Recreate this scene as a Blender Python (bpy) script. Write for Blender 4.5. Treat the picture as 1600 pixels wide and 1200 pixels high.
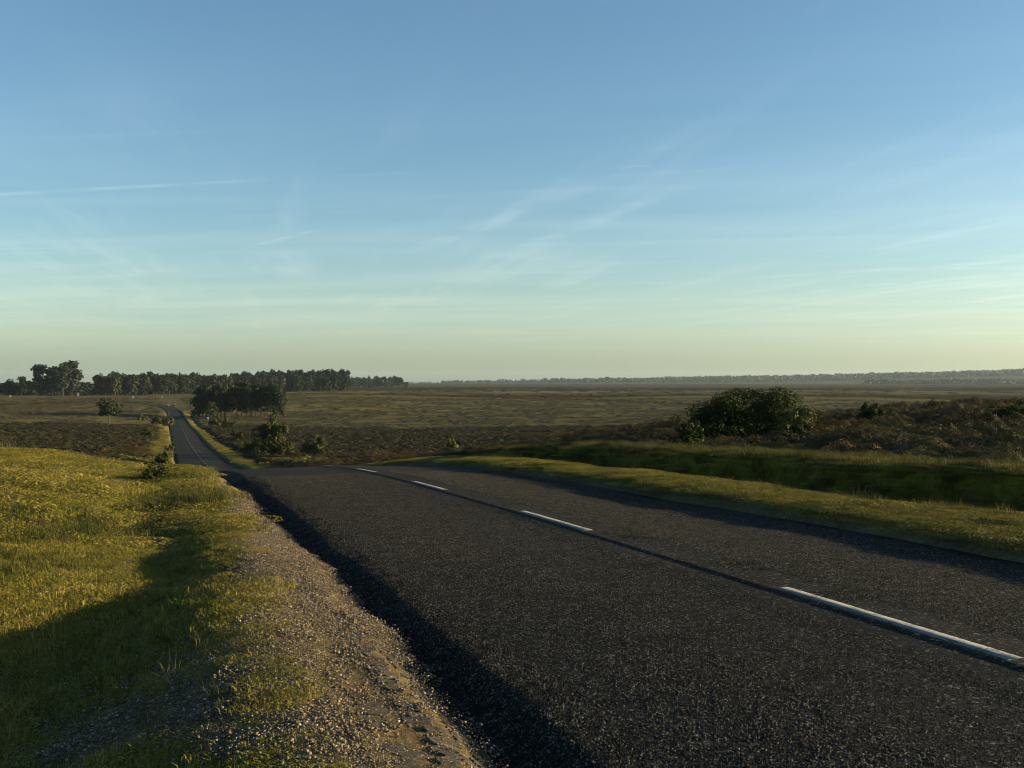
import bpy, math, random
import numpy as np
from mathutils import Vector

# ------------------------------------------------------------------ clean
for o in list(bpy.data.objects):
    bpy.data.objects.remove(o)
scene = bpy.context.scene
COL = scene.collection
R = math.radians
EYE = 1.46

# ------------------------------------------------------------------ camera
cam_d = bpy.data.cameras.new('camera')
cam_d.sensor_width = 36.0
cam_d.lens = 36.0 * 1650 / 1600
cam_d.clip_start = 0.05
cam_d.clip_end = 30000
cam = bpy.data.objects.new('camera', cam_d)
cam.location = (0, 0, EYE)
cam.rotation_euler = (R(90), 0, 0)
COL.objects.link(cam)
scene.camera = cam

# ------------------------------------------------------------------ light
SUN_EL, SUN_AZ = 8.5, 86.0           # azimuth clockwise from +Y (straight ahead)
sd = bpy.data.lights.new('sun', 'SUN')
sd.energy = 5.0
sd.angle = R(0.5)
sd.color = (1.0, 0.78, 0.44)
sun = bpy.data.objects.new('sun', sd)
to_sun = Vector((math.cos(R(SUN_EL)) * math.sin(R(SUN_AZ)),
                 math.cos(R(SUN_EL)) * math.cos(R(SUN_AZ)), math.sin(R(SUN_EL))))
sun.rotation_euler = to_sun.to_track_quat('Z', 'Y').to_euler()
sun.location = (60, 0, 40)
COL.objects.link(sun)

# ------------------------------------------------------------------ node helpers
class NT:
    def __init__(s, tree):
        s.t = tree; s.n = tree.nodes; s.l = tree.links
    def new(s, kind, **kw):
        n = s.n.new(kind)
        for k, v in kw.items():
            setattr(n, k, v)
        return n
    def put(s, sock, val):
        if hasattr(val, 'is_output') or isinstance(val, bpy.types.NodeSocket):
            s.l.new(val, sock)
        else:
            sock.default_value = val
    def math(s, op, a, b=None, c=None, clamp=False):
        n = s.new('ShaderNodeMath', operation=op); n.use_clamp = clamp
        s.put(n.inputs[0], a)
        if b is not None: s.put(n.inputs[1], b)
        if c is not None: s.put(n.inputs[2], c)
        return n.outputs[0]
    def mix(s, fac, a, b, blend='MIX'):
        n = s.new('ShaderNodeMix', data_type='RGBA', blend_type=blend)
        s.put(n.inputs[0], fac)
        s.put(n.inputs[6], a if not isinstance(a, tuple) else (*a, 1)[:4])
        s.put(n.inputs[7], b if not isinstance(b, tuple) else (*b, 1)[:4])
        return n.outputs[2]
    def ramp(s, fac, stops):
        n = s.new('ShaderNodeValToRGB')
        e = n.color_ramp.elements
        while len(e) < len(stops): e.new(0.5)
        for i, (p, c) in enumerate(stops):
            e[i].position = p; e[i].color = (*c, 1) if len(c) == 3 else c
        s.put(n.inputs[0], fac)
        return n.outputs[0]
    def sstep(s, v, lo, hi, out0=0.0, out1=1.0):
        n = s.new('ShaderNodeMapRange', interpolation_type='SMOOTHSTEP')
        s.put(n.inputs[0], v)
        n.inputs[1].default_value = lo; n.inputs[2].default_value = hi
        n.inputs[3].default_value = out0; n.inputs[4].default_value = out1
        return n.outputs[0]
    def noise(s, vec, scale, detail=4, rough=0.55, dist=0.0):
        n = s.new('ShaderNodeTexNoise')
        if vec is not None: s.put(n.inputs['Vector'], vec)
        n.inputs['Scale'].default_value = scale
        n.inputs['Detail'].default_value = detail
        n.inputs['Roughness'].default_value = rough
        n.inputs['Distortion'].default_value = dist
        return n.outputs[0]
    def comb(s, x, y, z):
        n = s.new('ShaderNodeCombineXYZ')
        s.put(n.inputs[0], x); s.put(n.inputs[1], y); s.put(n.inputs[2], z)
        return n.outputs[0]

# ------------------------------------------------------------------ sky
world = bpy.data.worlds.new('World')
scene.world = world
world.use_nodes = True
w = NT(world.node_tree)
w.n.clear()
out = w.new('ShaderNodeOutputWorld')
bg = w.new('ShaderNodeBackground')
bg.inputs[1].default_value = 0.065
w.l.new(bg.outputs[0], out.inputs[0])
sky = w.new('ShaderNodeTexSky', sky_type='NISHITA')
sky.sun_disc = False
sky.sun_elevation = R(SUN_EL)
sky.sun_rotation = R(SUN_AZ)
sky.altitude = 60
sky.air_density = 1.0
sky.dust_density = 1.0
sky.ozone_density = 2.0
tc = w.new('ShaderNodeTexCoord')
sep = w.new('ShaderNodeSeparateXYZ')
w.l.new(tc.outputs['Generated'], sep.inputs[0])
dz = w.math('MAXIMUM', sep.outputs[2], 0.012)
P = w.math('DIVIDE', sep.outputs[0], dz)
Q = w.math('DIVIDE', sep.outputs[1], dz)
pq = w.comb(P, Q, 0.0)
elev = sep.outputs[2]
# thin cirrus veil: streaks on a high flat layer
def streaky(dx, dy, sa, sb, off, detail, rough, dist):
    L = math.hypot(dx, dy); dx, dy = dx / L, dy / L
    al = w.math('ADD', w.math('MULTIPLY', P, dx * sa), w.math('MULTIPLY', Q, dy * sa))
    ac = w.math('ADD', w.math('MULTIPLY', P, -dy * sb), w.math('MULTIPLY', Q, dx * sb))
    return w.noise(w.comb(al, ac, off), 1.0, detail, rough, dist)
c1 = streaky(2.1, -0.6, 0.22, 0.55, 1.3, 6, 0.55, 0.9)
c2 = streaky(0.5, -2.2, 0.30, 2.4, 9.4, 6, 0.62, 0.35)
c3 = streaky(2.6, -0.5, 0.35, 3.0, 7.7, 5, 0.6, 0.4)
patch = w.sstep(w.noise(pq, 0.30, 2, 0.5), 0.34, 0.58)
veil = w.math('MULTIPLY', w.sstep(c1, 0.36, 0.80), 0.42)
fine = w.math('MULTIPLY', patch, w.math('ADD', w.math('MULTIPLY', w.sstep(c2, 0.45, 0.80), 0.55), w.math('MULTIPLY', w.sstep(c3, 0.48, 0.8), 0.28)))
cl = w.math('ADD', veil, fine)
def streak(x0, y0, x1, y1, half, amp, scale):
    """vapour trail between two directions, laid on the same flat layer"""
    def pqv(x, y):
        u, v = (x - 800) / 1650, (600 - y) / 1650
        return u / v, 1 / v
    a, b = pqv(x0, y0), pqv(x1, y1)
    L = math.hypot(b[0] - a[0], b[1] - a[1]); dx, dy = (b[0] - a[0]) / L, (b[1] - a[1]) / L
    rx = w.math('SUBTRACT', P, a[0]); ry = w.math('SUBTRACT', Q, a[1])
    along = w.math('ADD', w.math('MULTIPLY', rx, dx), w.math('MULTIPLY', ry, dy))
    across = w.math('ABSOLUTE', w.math('ADD', w.math('MULTIPLY', rx, -dy), w.math('MULTIPLY', ry, dx)))
    prof = w.sstep(across, 0.0, half, 1.0, 0.0)
    ends = w.math('MULTIPLY', w.sstep(along, -0.10 * L, 0.12 * L), w.sstep(along, 0.85 * L, 1.08 * L, 1.0, 0.0))
    n = w.sstep(w.noise(w.comb(w.math('MULTIPLY', P, scale), w.math('MULTIPLY', Q, scale), 0.3), 1.0, 5, 0.6), 0.33, 0.62)
    return w.math('MULTIPLY', w.math('MULTIPLY', prof, ends), w.math('MULTIPLY', n, amp))
for a in [(-300, 320, 430, 280, 0.07, 0.62, 4), (470, 277, 640, 270, 0.035, 0.45, 5),
          (962, 261, 1018, 259, 0.024, 0.9, 3), (760, 408, 1075, 290, 0.15, 0.34, 3),
          (640, 395, 960, 275, 0.16, 0.28, 2.5), (1150, 436, 1900, 388, 0.16, 0.42, 3),
          (1330, 448, 1900, 405, 0.14, 0.35, 3), (380, 388, 500, 358, 0.07, 0.45, 3), (1265, 22, 1320, -12, 0.05, 0.9, 6)]:
    cl = w.math('ADD', cl, streak(*a))
cl = w.math('MULTIPLY', cl, w.sstep(elev, 0.02, 0.10))
band = w.math('MULTIPLY', w.sstep(elev, 0.005, 0.06), w.sstep(elev, 0.06, 0.20, 1.0, 0.0))
cl = w.math('ADD', cl, w.math('MULTIPLY', band, w.sstep(c1, 0.25, 0.75, 0.32, 0.50)))
cl = w.math('MULTIPLY', cl, w.sstep(elev, 0.16, 0.34, 1.0, 0.12))
cl = w.math('MINIMUM', cl, 0.8)
base = w.mix(1.0, sky.outputs[0], w.mix(w.sstep(elev, 0.0, 0.10), (0.80, 1.01, 1.34), (0.835, 1.01, 1.09)), 'MULTIPLY')
lit = w.mix(1.0, base, (1.58, 1.27, 1.18), 'MULTIPLY')
w.l.new(w.mix(cl, base, lit), bg.inputs[0])

# ------------------------------------------------------------------ exposure
scene.view_settings.view_transform = 'Standard'
scene.view_settings.look = 'None'
scene.view_settings.gamma = 1.0
scene.view_settings.exposure = 1.66
scene.view_settings.use_curve_mapping = False
scene.cycles.use_denoising = True
scene.cycles.filter_width = 1.1
scene.cycles.max_bounces = 4
scene.cycles.diffuse_bounces = 1
scene.cycles.transparent_max_bounces = 4
scene.cycles.volume_bounces = 0
scene.cycles.sample_clamp_indirect = 4.0

# ------------------------------------------------------------------ basic tools
rng = np.random.default_rng(11)
def tag(o, label=None, cat=None, group=None, kind=None):
    if label: o['label'] = label
    if cat: o['category'] = cat
    if group: o['group'] = group
    if kind: o['kind'] = kind
    return o
def link(o, parent=None):
    COL.objects.link(o)
    if parent: o.parent = parent
    return o
def np_mesh(name, V, F):
    """V (n,3), F list of (m,k) integer arrays"""
    me = bpy.data.meshes.new(name)
    V = np.asarray(V, np.float32)
    F = [np.asarray(f, np.int32) for f in F if len(f)]
    me.vertices.add(len(V)); me.vertices.foreach_set('co', V.ravel())
    nl = sum(f.size for f in F); npoly = sum(len(f) for f in F)
    me.loops.add(nl); me.polygons.add(npoly)
    me.loops.foreach_set('vertex_index', np.concatenate([f.ravel() for f in F]))
    tot = np.concatenate([np.full(len(f), f.shape[1], np.int32) for f in F])
    st = np.concatenate([[0], np.cumsum(tot)[:-1]]).astype(np.int32)
    me.polygons.foreach_set('loop_start', st)
    me.polygons.foreach_set('loop_total', tot)
    me.update(calc_edges=True); me.validate()
    return me
def obj(name, me, mat=None, parent=None):
    o = bpy.data.objects.new(name, me)
    if mat and not me.materials: me.materials.append(mat)
    return link(o, parent)
def smooth(me):
    me.polygons.foreach_set('use_smooth', np.ones(len(me.polygons), bool))
    return me
def empty(name, loc=(0, 0, 0), rz=0):
    o = bpy.data.objects.new(name, None)
    o.location = loc; o.rotation_euler = (0, 0, rz); o.empty_display_size = 0.3
    return link(o)
def sst(v, a, b):
    x = np.clip((np.asarray(v, float) - a) / (np.asarray(b) - a), 0, 1)
    return x * x * (3 - 2 * x)
def vnoise(x, y, seed=0):
    x = np.asarray(x, float); y = np.asarray(y, float)
    ix = np.floor(x).astype(np.int64); iy = np.floor(y).astype(np.int64)
    fx = x - ix; fy = y - iy
    fx = fx * fx * (3 - 2 * fx); fy = fy * fy * (3 - 2 * fy)
    def h(a, b):
        n = (a * 374761393 + b * 668265263 + seed * 974711) & 0x7fffffff
        n = ((n ^ (n >> 13)) * 1274126177) & 0x7fffffff
        n = ((n ^ (n >> 16)) * 1103515245 + 12345) & 0x7fffffff
        return n / 0x7fffffff * 2 - 1
    return (h(ix, iy) * (1 - fx) + h(ix + 1, iy) * fx) * (1 - fy) + (h(ix, iy + 1) * (1 - fx) + h(ix + 1, iy + 1) * fx) * fy
def fbm(x, y, scale, oct=3, seed=0, gain=0.5):
    a, f, r = 1.0, 1.0 / scale, 0
    for i in range(oct):
        r = r + a * vnoise(np.asarray(x) * f + 17.3 * i, np.asarray(y) * f - 9.1 * i, seed + i)
        a *= gain; f *= 2.03
    return r

# ------------------------------------------------------------------ lie of the land
CX, DX, DY = 4.49, -0.3134, 0.9496            # road axis: passes (CX,0), heads (DX,DY)
def to_st(x, y):
    dx = np.asarray(x, float) - CX; dy = np.asarray(y, float)
    return dx * DX + dy * DY, dx * DY - dy * DX
def from_st(s, t):
    return CX + s * DX + t * DY, s * DY - t * DX
PS = np.array([-60, -20, 0, 5.8, 11.8, 17.75, 23.9, 29.5, 36, 46, 60, 78, 98, 130, 207, 255, 325, 385, 430, 480, 600, 800, 1200, 2000, 3500, 6000, 9000.])
PZ = np.array([0.5, .2, .05, 0, -.10, -.24, -.43, -.72, -1.22, -2.25, -3.62, -4.95, -6.14, -7.5, -9.05, -9.45, -10.5, -10.4, -9.5, -8.2, -7.0, -6.2, -5.4, -3.5, -1.2, 0.2, 1.0])
def pchip_slopes(x, y):
    h = np.diff(x); d = np.diff(y) / h; m = np.zeros(len(x))
    for i in range(1, len(x) - 1):
        if d[i - 1] * d[i] > 0:
            w1, w2 = 2 * h[i] + h[i - 1], h[i] + 2 * h[i - 1]
            m[i] = (w1 + w2) / (w1 / d[i - 1] + w2 / d[i])
    m[0], m[-1] = d[0], d[-1]
    return m
PM = pchip_slopes(PS, PZ)
def prof(s):
    s = np.clip(s, PS[0], PS[-1] - 1e-6)
    i = np.clip(np.searchsorted(PS, s, side='right') - 1, 0, len(PS) - 2)
    h = PS[i + 1] - PS[i]; u = (s - PS[i]) / h
    return ((2*u**3 - 3*u**2 + 1) * PZ[i] + (u**3 - 2*u**2 + u) * h * PM[i]
            + (-2*u**3 + 3*u**2) * PZ[i + 1] + (u**3 - u**2) * h * PM[i + 1])
def pw(v, pts):
    return np.interp(v, [p[0] for p in pts], [p[1] for p in pts])
def edge_l(s):  return -2.82 + 0.10 * fbm(s, s * 0, 1.3, 3, 5) - 0.10 * sst(s, 8, 16)
def edge_r(s):  return 2.86 + 0.05 * fbm(s, s * 0, 1.1, 3, 8)
def road_z(s, t):
    z = prof(s) - 0.024 * np.abs(t)
    z = z - 0.009 * sst(-t, 0.05, 0.09)                       # left lane lies a little lower than the right
    z = z - 0.11 * sst(-t, 2.58 + 0.05 * fbm(s, 0 * s, 2.0, 2, 3), 2.86)  # broken left edge
    z = z + 0.012 * fbm(s, t, 2.6, 2, 31) * (np.abs(t) > .2) + 0.006 * np.sin(t * 2.6) * (np.abs(t) > .2)
    return z
def H(x, y):
    x = np.asarray(x, float); y = np.asarray(y, float)
    s, t = to_st(x, y)
    tr = np.maximum(t - 3.0, 0); tl = np.maximum(-t - 5.0, 0)
    tre = 120 * (1 - np.exp(-tr / 120)); tle = 60 * (1 - np.exp(-tl / 60))
    se = s - 0.9 * tre - 0.8 * tle + np.maximum(s - 60, 0) * 0.5 * sst(tr, 2, 40) * (1 - sst(s, 150, 400))
    z = prof(np.maximum(se, -40)) + 0.012 * tre + 0.006 * tle
    # swells of the heath, away from the road
    aw = sst(np.abs(t), 6, 30)
    z = z + aw * (0.22 * fbm(x, y, 22, 3, 41) + 0.9 * sst(s, 90, 400) * fbm(x, y, 160, 2, 43))
    z = z + 3.0 * sst(y, 900, 2500) * fbm(x, y, 900, 2, 47)
    # far wooded ridge on the right
    hx = pw(x / np.maximum(y, 1), [(-.12, 0), (.0, 6), (.12, 15), (.3, 30), (.49, 66), (.9, 90)])
    z = z + hx * sst(y, 3000, 4700) * 0.8
    near = 1 - sst(s, 380, 440)
    wav = near
    # ---- right of the road: turf verge, ditch, bank
    fr = 1 - 0.55 * sst(s, 20, 34)
    wob = 0.34 * fbm(s, 0 * s, 3.4, 3, 52)
    r = pw(t + 0 * s, [(2.5, -.13), (2.80, -.13), (2.98, .0), (3.25, .085), (4.0, .075), (4.5, .02), (5, 0), (9, 0)])
    tt = t + wob
    dit = -0.85 * sst(tt, 4.5, 5.35) * (1 - sst(tt, 5.95, 6.6)) + 0.24 * sst(tt, 6.2, 6.75) * (1 - sst(tt, 6.9, 10.5))
    z = z + near * np.where(t > 2.4, r + dit * fr, 0)
    # ---- left of the road: gravel shoulder, slope, hollow
    el = edge_l(s)
    up = sst(-t, -el - .06, -el + 0.34) * 0.20                # shoulder rises out of the broken edge
    shoulder = -0.22 + up + 0.11 * sst(-t, -el + .3, 4.0)
    low = pw(s, [(-5, -.30), (6.0, -.32), (8.4, -.37), (10.2, -.17), (15, -.16), (19, -.06), (30, .0), (60, .05)])
    tb0 = pw(s, [(-5, 3.7), (6, 3.7), (8.6, 3.6), (10.2, 3.42), (17, 3.42), (30, 3.7)])
    tb1 = pw(s, [(-5, 5.0), (6, 5.0), (8.8, 4.9), (10.2, 4.15), (17, 4.2), (30, 4.8)])
    k = np.clip((-t - tb0) / (tb1 - tb0), 0, 1); k = 0.55 * k + 0.45 * k * k * (3 - 2 * k)
    left = shoulder + (low - 0.06) * k + np.clip(-t - tb1, 0, 3) * 0.11 + 0.08 * sst(-t, 8, 14)
    # two hollows in the rough grass
    for (hx_, hy_, ra, rb, dep) in [(-10.6, 19.5, 3.2, 1.0, .30), (-9.6, 15.2, 2.2, .6, .20), (-5.3, 12.2, .5, 1.3, .09), (-9.0, 23.5, 4.0, .9, .18)]:
        left = left - dep * np.exp(-(((x - hx_) / ra) ** 2 + ((y - hy_) / rb) ** 2))
    z = z + near * np.where(t < -2.4, left, 0)
    mid = (np.abs(t) <= 2.42)
    z = np.where(mid & (s < 440), z - 0.20, z)
    # turf lumps
    rough = sst(np.abs(t), 2.9, 3.5) * (1 - sst(np.hypot(x, y), 60, 120))
    z = z + rough * (0.022 * fbm(x, y, 0.9, 3, 61) + 0.045 * sst(np.abs(t), 3.9, 5.6) * fbm(x, y, 1.9, 2, 66))
    z = z + rough * 0.065 * sst(-t, 5.0, 7.5) * fbm(x, y, 2.2, 3, 71)
    return z
def h1(x, y):
    return float(H(np.array([x]), np.array([y]))[0])

# ------------------------------------------------------------------ what grows where
def zones(x, y):
    s, t = to_st(x, y)
    n1 = fbm(x, y, 1.1, 3, 81); n2 = fbm(x, y, 9, 3, 83); n3 = fbm(x, y, 70, 3, 85); n4 = fbm(x, y, 0.35, 2, 87)
    el = edge_l(s)
    gr = (t < el + .2) * (1 - sst(-t + .16 * n1, 3.5 - .18 * sst(s, 8, 11), 4.0 - .35 * sst(s, 8, 11))) * (t < 0)
    bare = np.maximum(0, (1 - sst(np.hypot((t + 4.5) / .42, (s - 6.7) / .75), .5, 1.15)), )
    bare = np.maximum(bare, (1 - sst(np.hypot((t + 4.05) / .28, (s - 6.6) / .8), .5, 1.2)))
    gr = np.maximum(gr, bare * sst(n1 + .4, -.1, .5))
    gr = np.maximum(gr, 0.8 * (t < 0) * (1 - sst(-t, 4.4, 5.4)) * (1 - sst(s, 6.6, 8.6)) * sst(n4 + .5 * n1 + .25, -.2, .4))
    gr = gr * (1 - sst(s, 60, 110) * .6)
    gr_r = (t > 2.6) * (1 - sst(t + .1 * n1, 2.95, 3.25))
    heath_r = sst(t + .8 * n1 + .6 * n2, 9.0, 10.6) * (t > 0)
    heath_r = np.maximum(heath_r, (t > 0) * sst(t + .6 * n1 + .5 * n2, 7.2 - 3.2 * sst(s, 26, 38), 8.4 - 3.0 * sst(s, 26, 38)) * sst(s, 22, 28))
    heath_l = (t < 0) * sst(-t + .8 * n2, 4.6, 6.6) * sst(s - .8 * np.maximum(-t - 5, 0) + 6 * n2, 44, 62)
    heath = np.maximum(np.maximum(heath_r, heath_l), sst(s, 425, 450))
    d = y + 22 * n3 + 6 * n2
    green = sst(d, 255, 285) * (1 - sst(d, 640, 670))
    green = np.maximum(green, sst(d, 730, 760) * (1 - sst(d, 1000, 1100)) * .7)
    green = np.maximum(green, (x < -40) * sst(d, 560, 600) * (1 - sst(d, 730, 780)) * .9)
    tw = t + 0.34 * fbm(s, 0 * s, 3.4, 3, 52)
    ditch = sst(tw, 4.75, 5.3) * (1 - sst(tw + .12 * n4, 6.2, 6.65)) * (1 - sst(s, 26, 38))  # mask of the ditch wall, where shade is painted into the ground tone
    return dict(ditch=ditch, s=s, t=t, gravel=gr, gravel_r=gr_r, heath=heath, green=green, n1=n1, n2=n2, n3=n3, n4=n4)
def mixc(a, b, f):
    return a * (1 - f[:, None]) + np.asarray(b) * f[:, None]
def ground_colour(x, y):
    z = zones(x, y)
    one = np.ones((len(x), 1))
    c = one * np.array([.125, .113, .016])
    c = mixc(c, [.165, .130, .028], sst(z['n2'] + .5 * z['n1'], -.1, .7))
    c = mixc(c, [.050, .030, .014], sst(z['n1'] * .7 + z['n4'] * .5, .2, .75) * .75)
    c = mixc(c, [.045, .060, .012], sst(-z['n2'] + .6 * z['n1'], .15, .8) * .8)
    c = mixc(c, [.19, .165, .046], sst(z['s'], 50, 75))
    c = mixc(c, [.040, .029, .011], z['heath'])
    g = np.array([.100, .087, .040])
    c = mixc(c, g, z['green'] * z['heath'])
    c = mixc(c, [.060, .052, .022], z['green'] * z['heath'] * sst(z['n2'], .1, .8) * .7)
    c = mixc(c, [.13, .105, .055], z['heath'] * sst(y, 700, 800) * sst(z['n3'], .05, .5) * (1 - sst(y, 1200, 2500)) * .8)
    c = mixc(c, [.066, .052, .030], z['heath'] * sst(y, 1100, 1700))
    c = mixc(c, [.100, .077, .044], np.clip(z['gravel'], 0, 1) * .9)
    c = mixc(c, [.060, .052, .040], np.clip(z['gravel_r'], 0, 1) * .8)
    c = mixc(c, [.022, .021, .008], z['ditch'] * .92)  # shade of the ditch painted in as near-black ground colour
    return c

# ------------------------------------------------------------------ materials
def new_mat(name):
    m = bpy.data.materials.new(name); m.use_nodes = True
    t = NT(m.node_tree); t.n.clear()
    o = t.new('ShaderNodeOutputMaterial')
    return m, t, o
def principled(t, o, col, rough=0.9, spec=0.2, bump=None, bstr=0.5, bdist=0.02):
    b = t.new('ShaderNodeBsdfPrincipled')
    t.put(b.inputs['Base Color'], col if not isinstance(col, tuple) else (*col, 1))
    t.put(b.inputs['Roughness'], rough)
    b.inputs['Specular IOR Level'].default_value = spec
    if bump is not None:
        bn = t.new('ShaderNodeBump')
        bn.inputs['Strength'].default_value = bstr; bn.inputs['Distance'].default_value = bdist
        t.put(bn.inputs['Height'], bump); t.l.new(bn.outputs[0], b.inputs['Normal'])
    t.l.new(b.outputs[0], o.inputs[0])
    return b
def geo_pos(t):
    return t.new('ShaderNodeNewGeometry').outputs['Position']

def mat_ground():
    m, t, o = new_mat('turf_and_heath')
    at = t.new('ShaderNodeAttribute'); at.attribute_name = 'tone'
    p = geo_pos(t)
    n1 = t.noise(p, 14, 5, 0.65); n2 = t.noise(p, 1.3, 4, 0.6); n3 = t.noise(p, 0.11, 5, 0.65)
    v = t.math('ADD', t.math('MULTIPLY', n1, .9), t.math('ADD', t.math('MULTIPLY', n2, .6), t.math('MULTIPLY', n3, .7)))
    f = t.sstep(v, 0.65, 1.55, 0.45, 1.6)
    col = t.mix(1.0, at.outputs['Color'], t.comb(f, f, f), 'MULTIPLY')
    bump = t.math('ADD', t.math('MULTIPLY', n1, .5), t.math('ADD', t.math('MULTIPLY', n3, 2.0), t.math('MULTIPLY', t.noise(p, 75, 3, .6), .12)))
    principled(t, o, col, 1.0, 0.0, bump, 0.6, 0.05)
    return m
def mat_asphalt():
    m, t, o = new_mat('worn_chip_asphalt')
    p = geo_pos(t)
    v = t.new('ShaderNodeTexVoronoi'); t.l.new(p, v.inputs['Vector']); v.inputs['Scale'].default_value = 62
    v2 = t.new('ShaderNodeTexVoronoi'); t.l.new(p, v2.inputs['Vector']); v2.inputs['Scale'].default_value = 120
    sepc = t.new('ShaderNodeSeparateColor'); t.l.new(v.outputs['Color'], sepc.inputs[0])
    big = t.noise(p, 0.9, 4, 0.6); tiny = t.noise(p, 160, 2, 0.5)
    chip = t.ramp(sepc.outputs[0], [(0.0, (.006, .007, .0065)), (.5, (.0135, .0138, .0125)), (.80, (.025, .0242, .0212)), (.94, (.052, .049, .042)), (1.0, (.15, .139, .116))])
    dot = t.new('ShaderNodeVectorMath', operation='DOT_PRODUCT'); t.l.new(p, dot.inputs[0]); dot.inputs[1].default_value = (DY, -DX, 0)
    lat = t.math('SUBTRACT', dot.outputs['Value'], CX * DY)
    d1 = t.math('ABSOLUTE', t.math('SUBTRACT', t.math('ABSOLUTE', lat), 1.38))          # lane centre, left untouched by tyres
    worn = t.sstep(t.math('ADD', t.math('ABSOLUTE', t.math('SUBTRACT', d1, .72)), t.math('MULTIPLY', t.noise(p, .5, 3, .6), .35)), .12, .50, 1.18, .94)
    dirt = t.math('MULTIPLY', t.sstep(big, .3, .75, .82, 1.16), worn)
    col = t.mix(1.0, chip, t.comb(dirt, dirt, dirt), 'MULTIPLY')
    hgt = t.math('ADD', t.math('MULTIPLY', t.sstep(v.outputs['Distance'], 0.0, 0.62, 1.0, 0.0), t.math('ADD', t.math('MULTIPLY', sepc.outputs[1], .9), .25)),
                 t.math('MULTIPLY', t.sstep(v2.outputs['Distance'], 0, .6, 1, 0), .35))
    principled(t, o, col, 0.95, 0.06, hgt, 0.8, 0.008)
    return m
def mat_paint():
    m, t, o = new_mat('worn_white_road_paint')
    p = geo_pos(t)
    v = t.new('ShaderNodeTexVoronoi'); t.l.new(p, v.inputs['Vector']); v.inputs['Scale'].default_value = 70
    n = t.noise(p, 45, 4, .7); n2 = t.noise(p, 7, 3, .6)
    wear = t.sstep(t.math('ADD', n, t.math('MULTIPLY', n2, .6)), .62, .86, 1.0, 0.0)
    col = t.mix(wear, (.145, .155, .155), (.03, .03, .029))
    principled(t, o, col, 0.7, 0.3, v.outputs['Distance'], 0.6, 0.004)
    return m
def mat_slab():
    m, t, o = new_mat('old_tarmac_block')
    p = geo_pos(t); oi = t.new('ShaderNodeObjectInfo')
    n = t.noise(p, 90, 3, .7); n2 = t.noise(p, 9, 3, .6)
    c = t.ramp(n, [(.3, (.020, .018, .014)), (.52, (.044, .037, .029)), (.66, (.085, .068, .048)), (.8, (.15, .12, .085))])
    k = t.math('ADD', t.math('MULTIPLY', oi.outputs['Random'], .6), t.math('ADD', n2, .25))
    principled(t, o, t.mix(1.0, c, t.comb(k, k, k), 'MULTIPLY'), .9, .2, n, .8, .006)
    return m
def mat_leaf(name, cols, trans=0.25, nscale=1.5, rough=0.7, spec=0.15, ow=.5, iw=.35):
    m, t, o = new_mat(name)
    oi = t.new('ShaderNodeObjectInfo'); g = t.new('ShaderNodeNewGeometry')
    p = g.outputs['Position']
    n = t.math('ADD', t.math('MULTIPLY', t.noise(p, nscale, 3, .6), .6), t.math('MULTIPLY', t.noise(p, nscale * 4.5, 2, .6), .4))
    k = t.math('ADD', t.math('MULTIPLY', oi.outputs['Random'], ow), t.math('ADD', t.math('MULTIPLY', g.outputs['Random Per Island'], iw), t.math('SUBTRACT', n, .42)), clamp=True)
    col = t.ramp(k, [(i / max(1, len(cols) - 1), c) for i, c in enumerate(cols)])
    b = t.new('ShaderNodeBsdfPrincipled')
    t.l.new(col, b.inputs['Base Color']); b.inputs['Roughness'].default_value = rough
    b.inputs['Specular IOR Level'].default_value = spec
    if trans > 0:
        tr = t.new('ShaderNodeBsdfTranslucent'); t.l.new(col, tr.inputs[0])
        mx = t.new('ShaderNodeMixShader'); mx.inputs[0].default_value = trans
        t.l.new(b.outputs[0], mx.inputs[1]); t.l.new(tr.outputs[0], mx.inputs[2]); t.l.new(mx.outputs[0], o.inputs[0])
    else:
        t.l.new(b.outputs[0], o.inputs[0])
    return m
def mat_bark(name, a, b_):
    m, t, o = new_mat(name)
    n = t.noise(geo_pos(t), 3.5, 4, .6)
    principled(t, o, t.mix(n, a, b_), .95, .1, n, .6, .05)
    return m
def mat_plain(name, a, b_, scale=20, rough=.7):
    m, t, o = new_mat(name)
    n = t.noise(geo_pos(t), scale, 3, .6)
    principled(t, o, t.mix(n, a, b_), rough, .3)
    return m
M_ground = mat_ground(); M_asphalt = mat_asphalt(); M_paint = mat_paint(); M_slab = mat_slab()
M_turf = mat_leaf('short_turf', [(.042, .058, .012), (.120, .116, .019), (.205, .172, .030), (.30, .225, .070)], .2, .8)
M_rank = mat_leaf('rank_grass', [(.016, .026, .006), (.045, .050, .011), (.11, .092, .022)], .25, .8)
M_straw = mat_leaf('dead_straw', [(.16, .115, .055), (.26, .20, .105), (.36, .29, .17)], .3, 2)
M_heather = mat_leaf('heather', [(.006, .008, .003), (.020, .017, .006), (.066, .042, .016), (.120, .088, .028)], .1, .35)
M_mound = mat_leaf('dwarf_gorse', [(.007, .011, .003), (.022, .027, .007), (.062, .054, .014), (.115, .086, .024)], .1, .5)
M_low = mat_leaf('low_heath', [(.016, .016, .006), (.034, .029, .010), (.062, .053, .018)], .1, .06)
M_moor = mat_leaf('moor_grass', [(.050, .046, .020), (.082, .072, .030), (.120, .098, .045)], .2, .05)
M_gorse = mat_leaf('gorse', [(.010, .020, .005), (.032, .047, .010), (.078, .088, .018)], .15, 1.4)
M_shrub = mat_leaf('shrub_leaf', [(.016, .022, .007), (.034, .042, .011), (.060, .062, .018)], .2, .8)
M_yellow = mat_leaf('yellow_green_leaf', [(.060, .075, .014), (.11, .12, .024), (.15, .15, .03)], .3, .8)
M_pine = mat_leaf('pine_needle', [(.008, .016, .007), (.016, .027, .010), (.034, .039, .014)], .1, .12)
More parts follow.
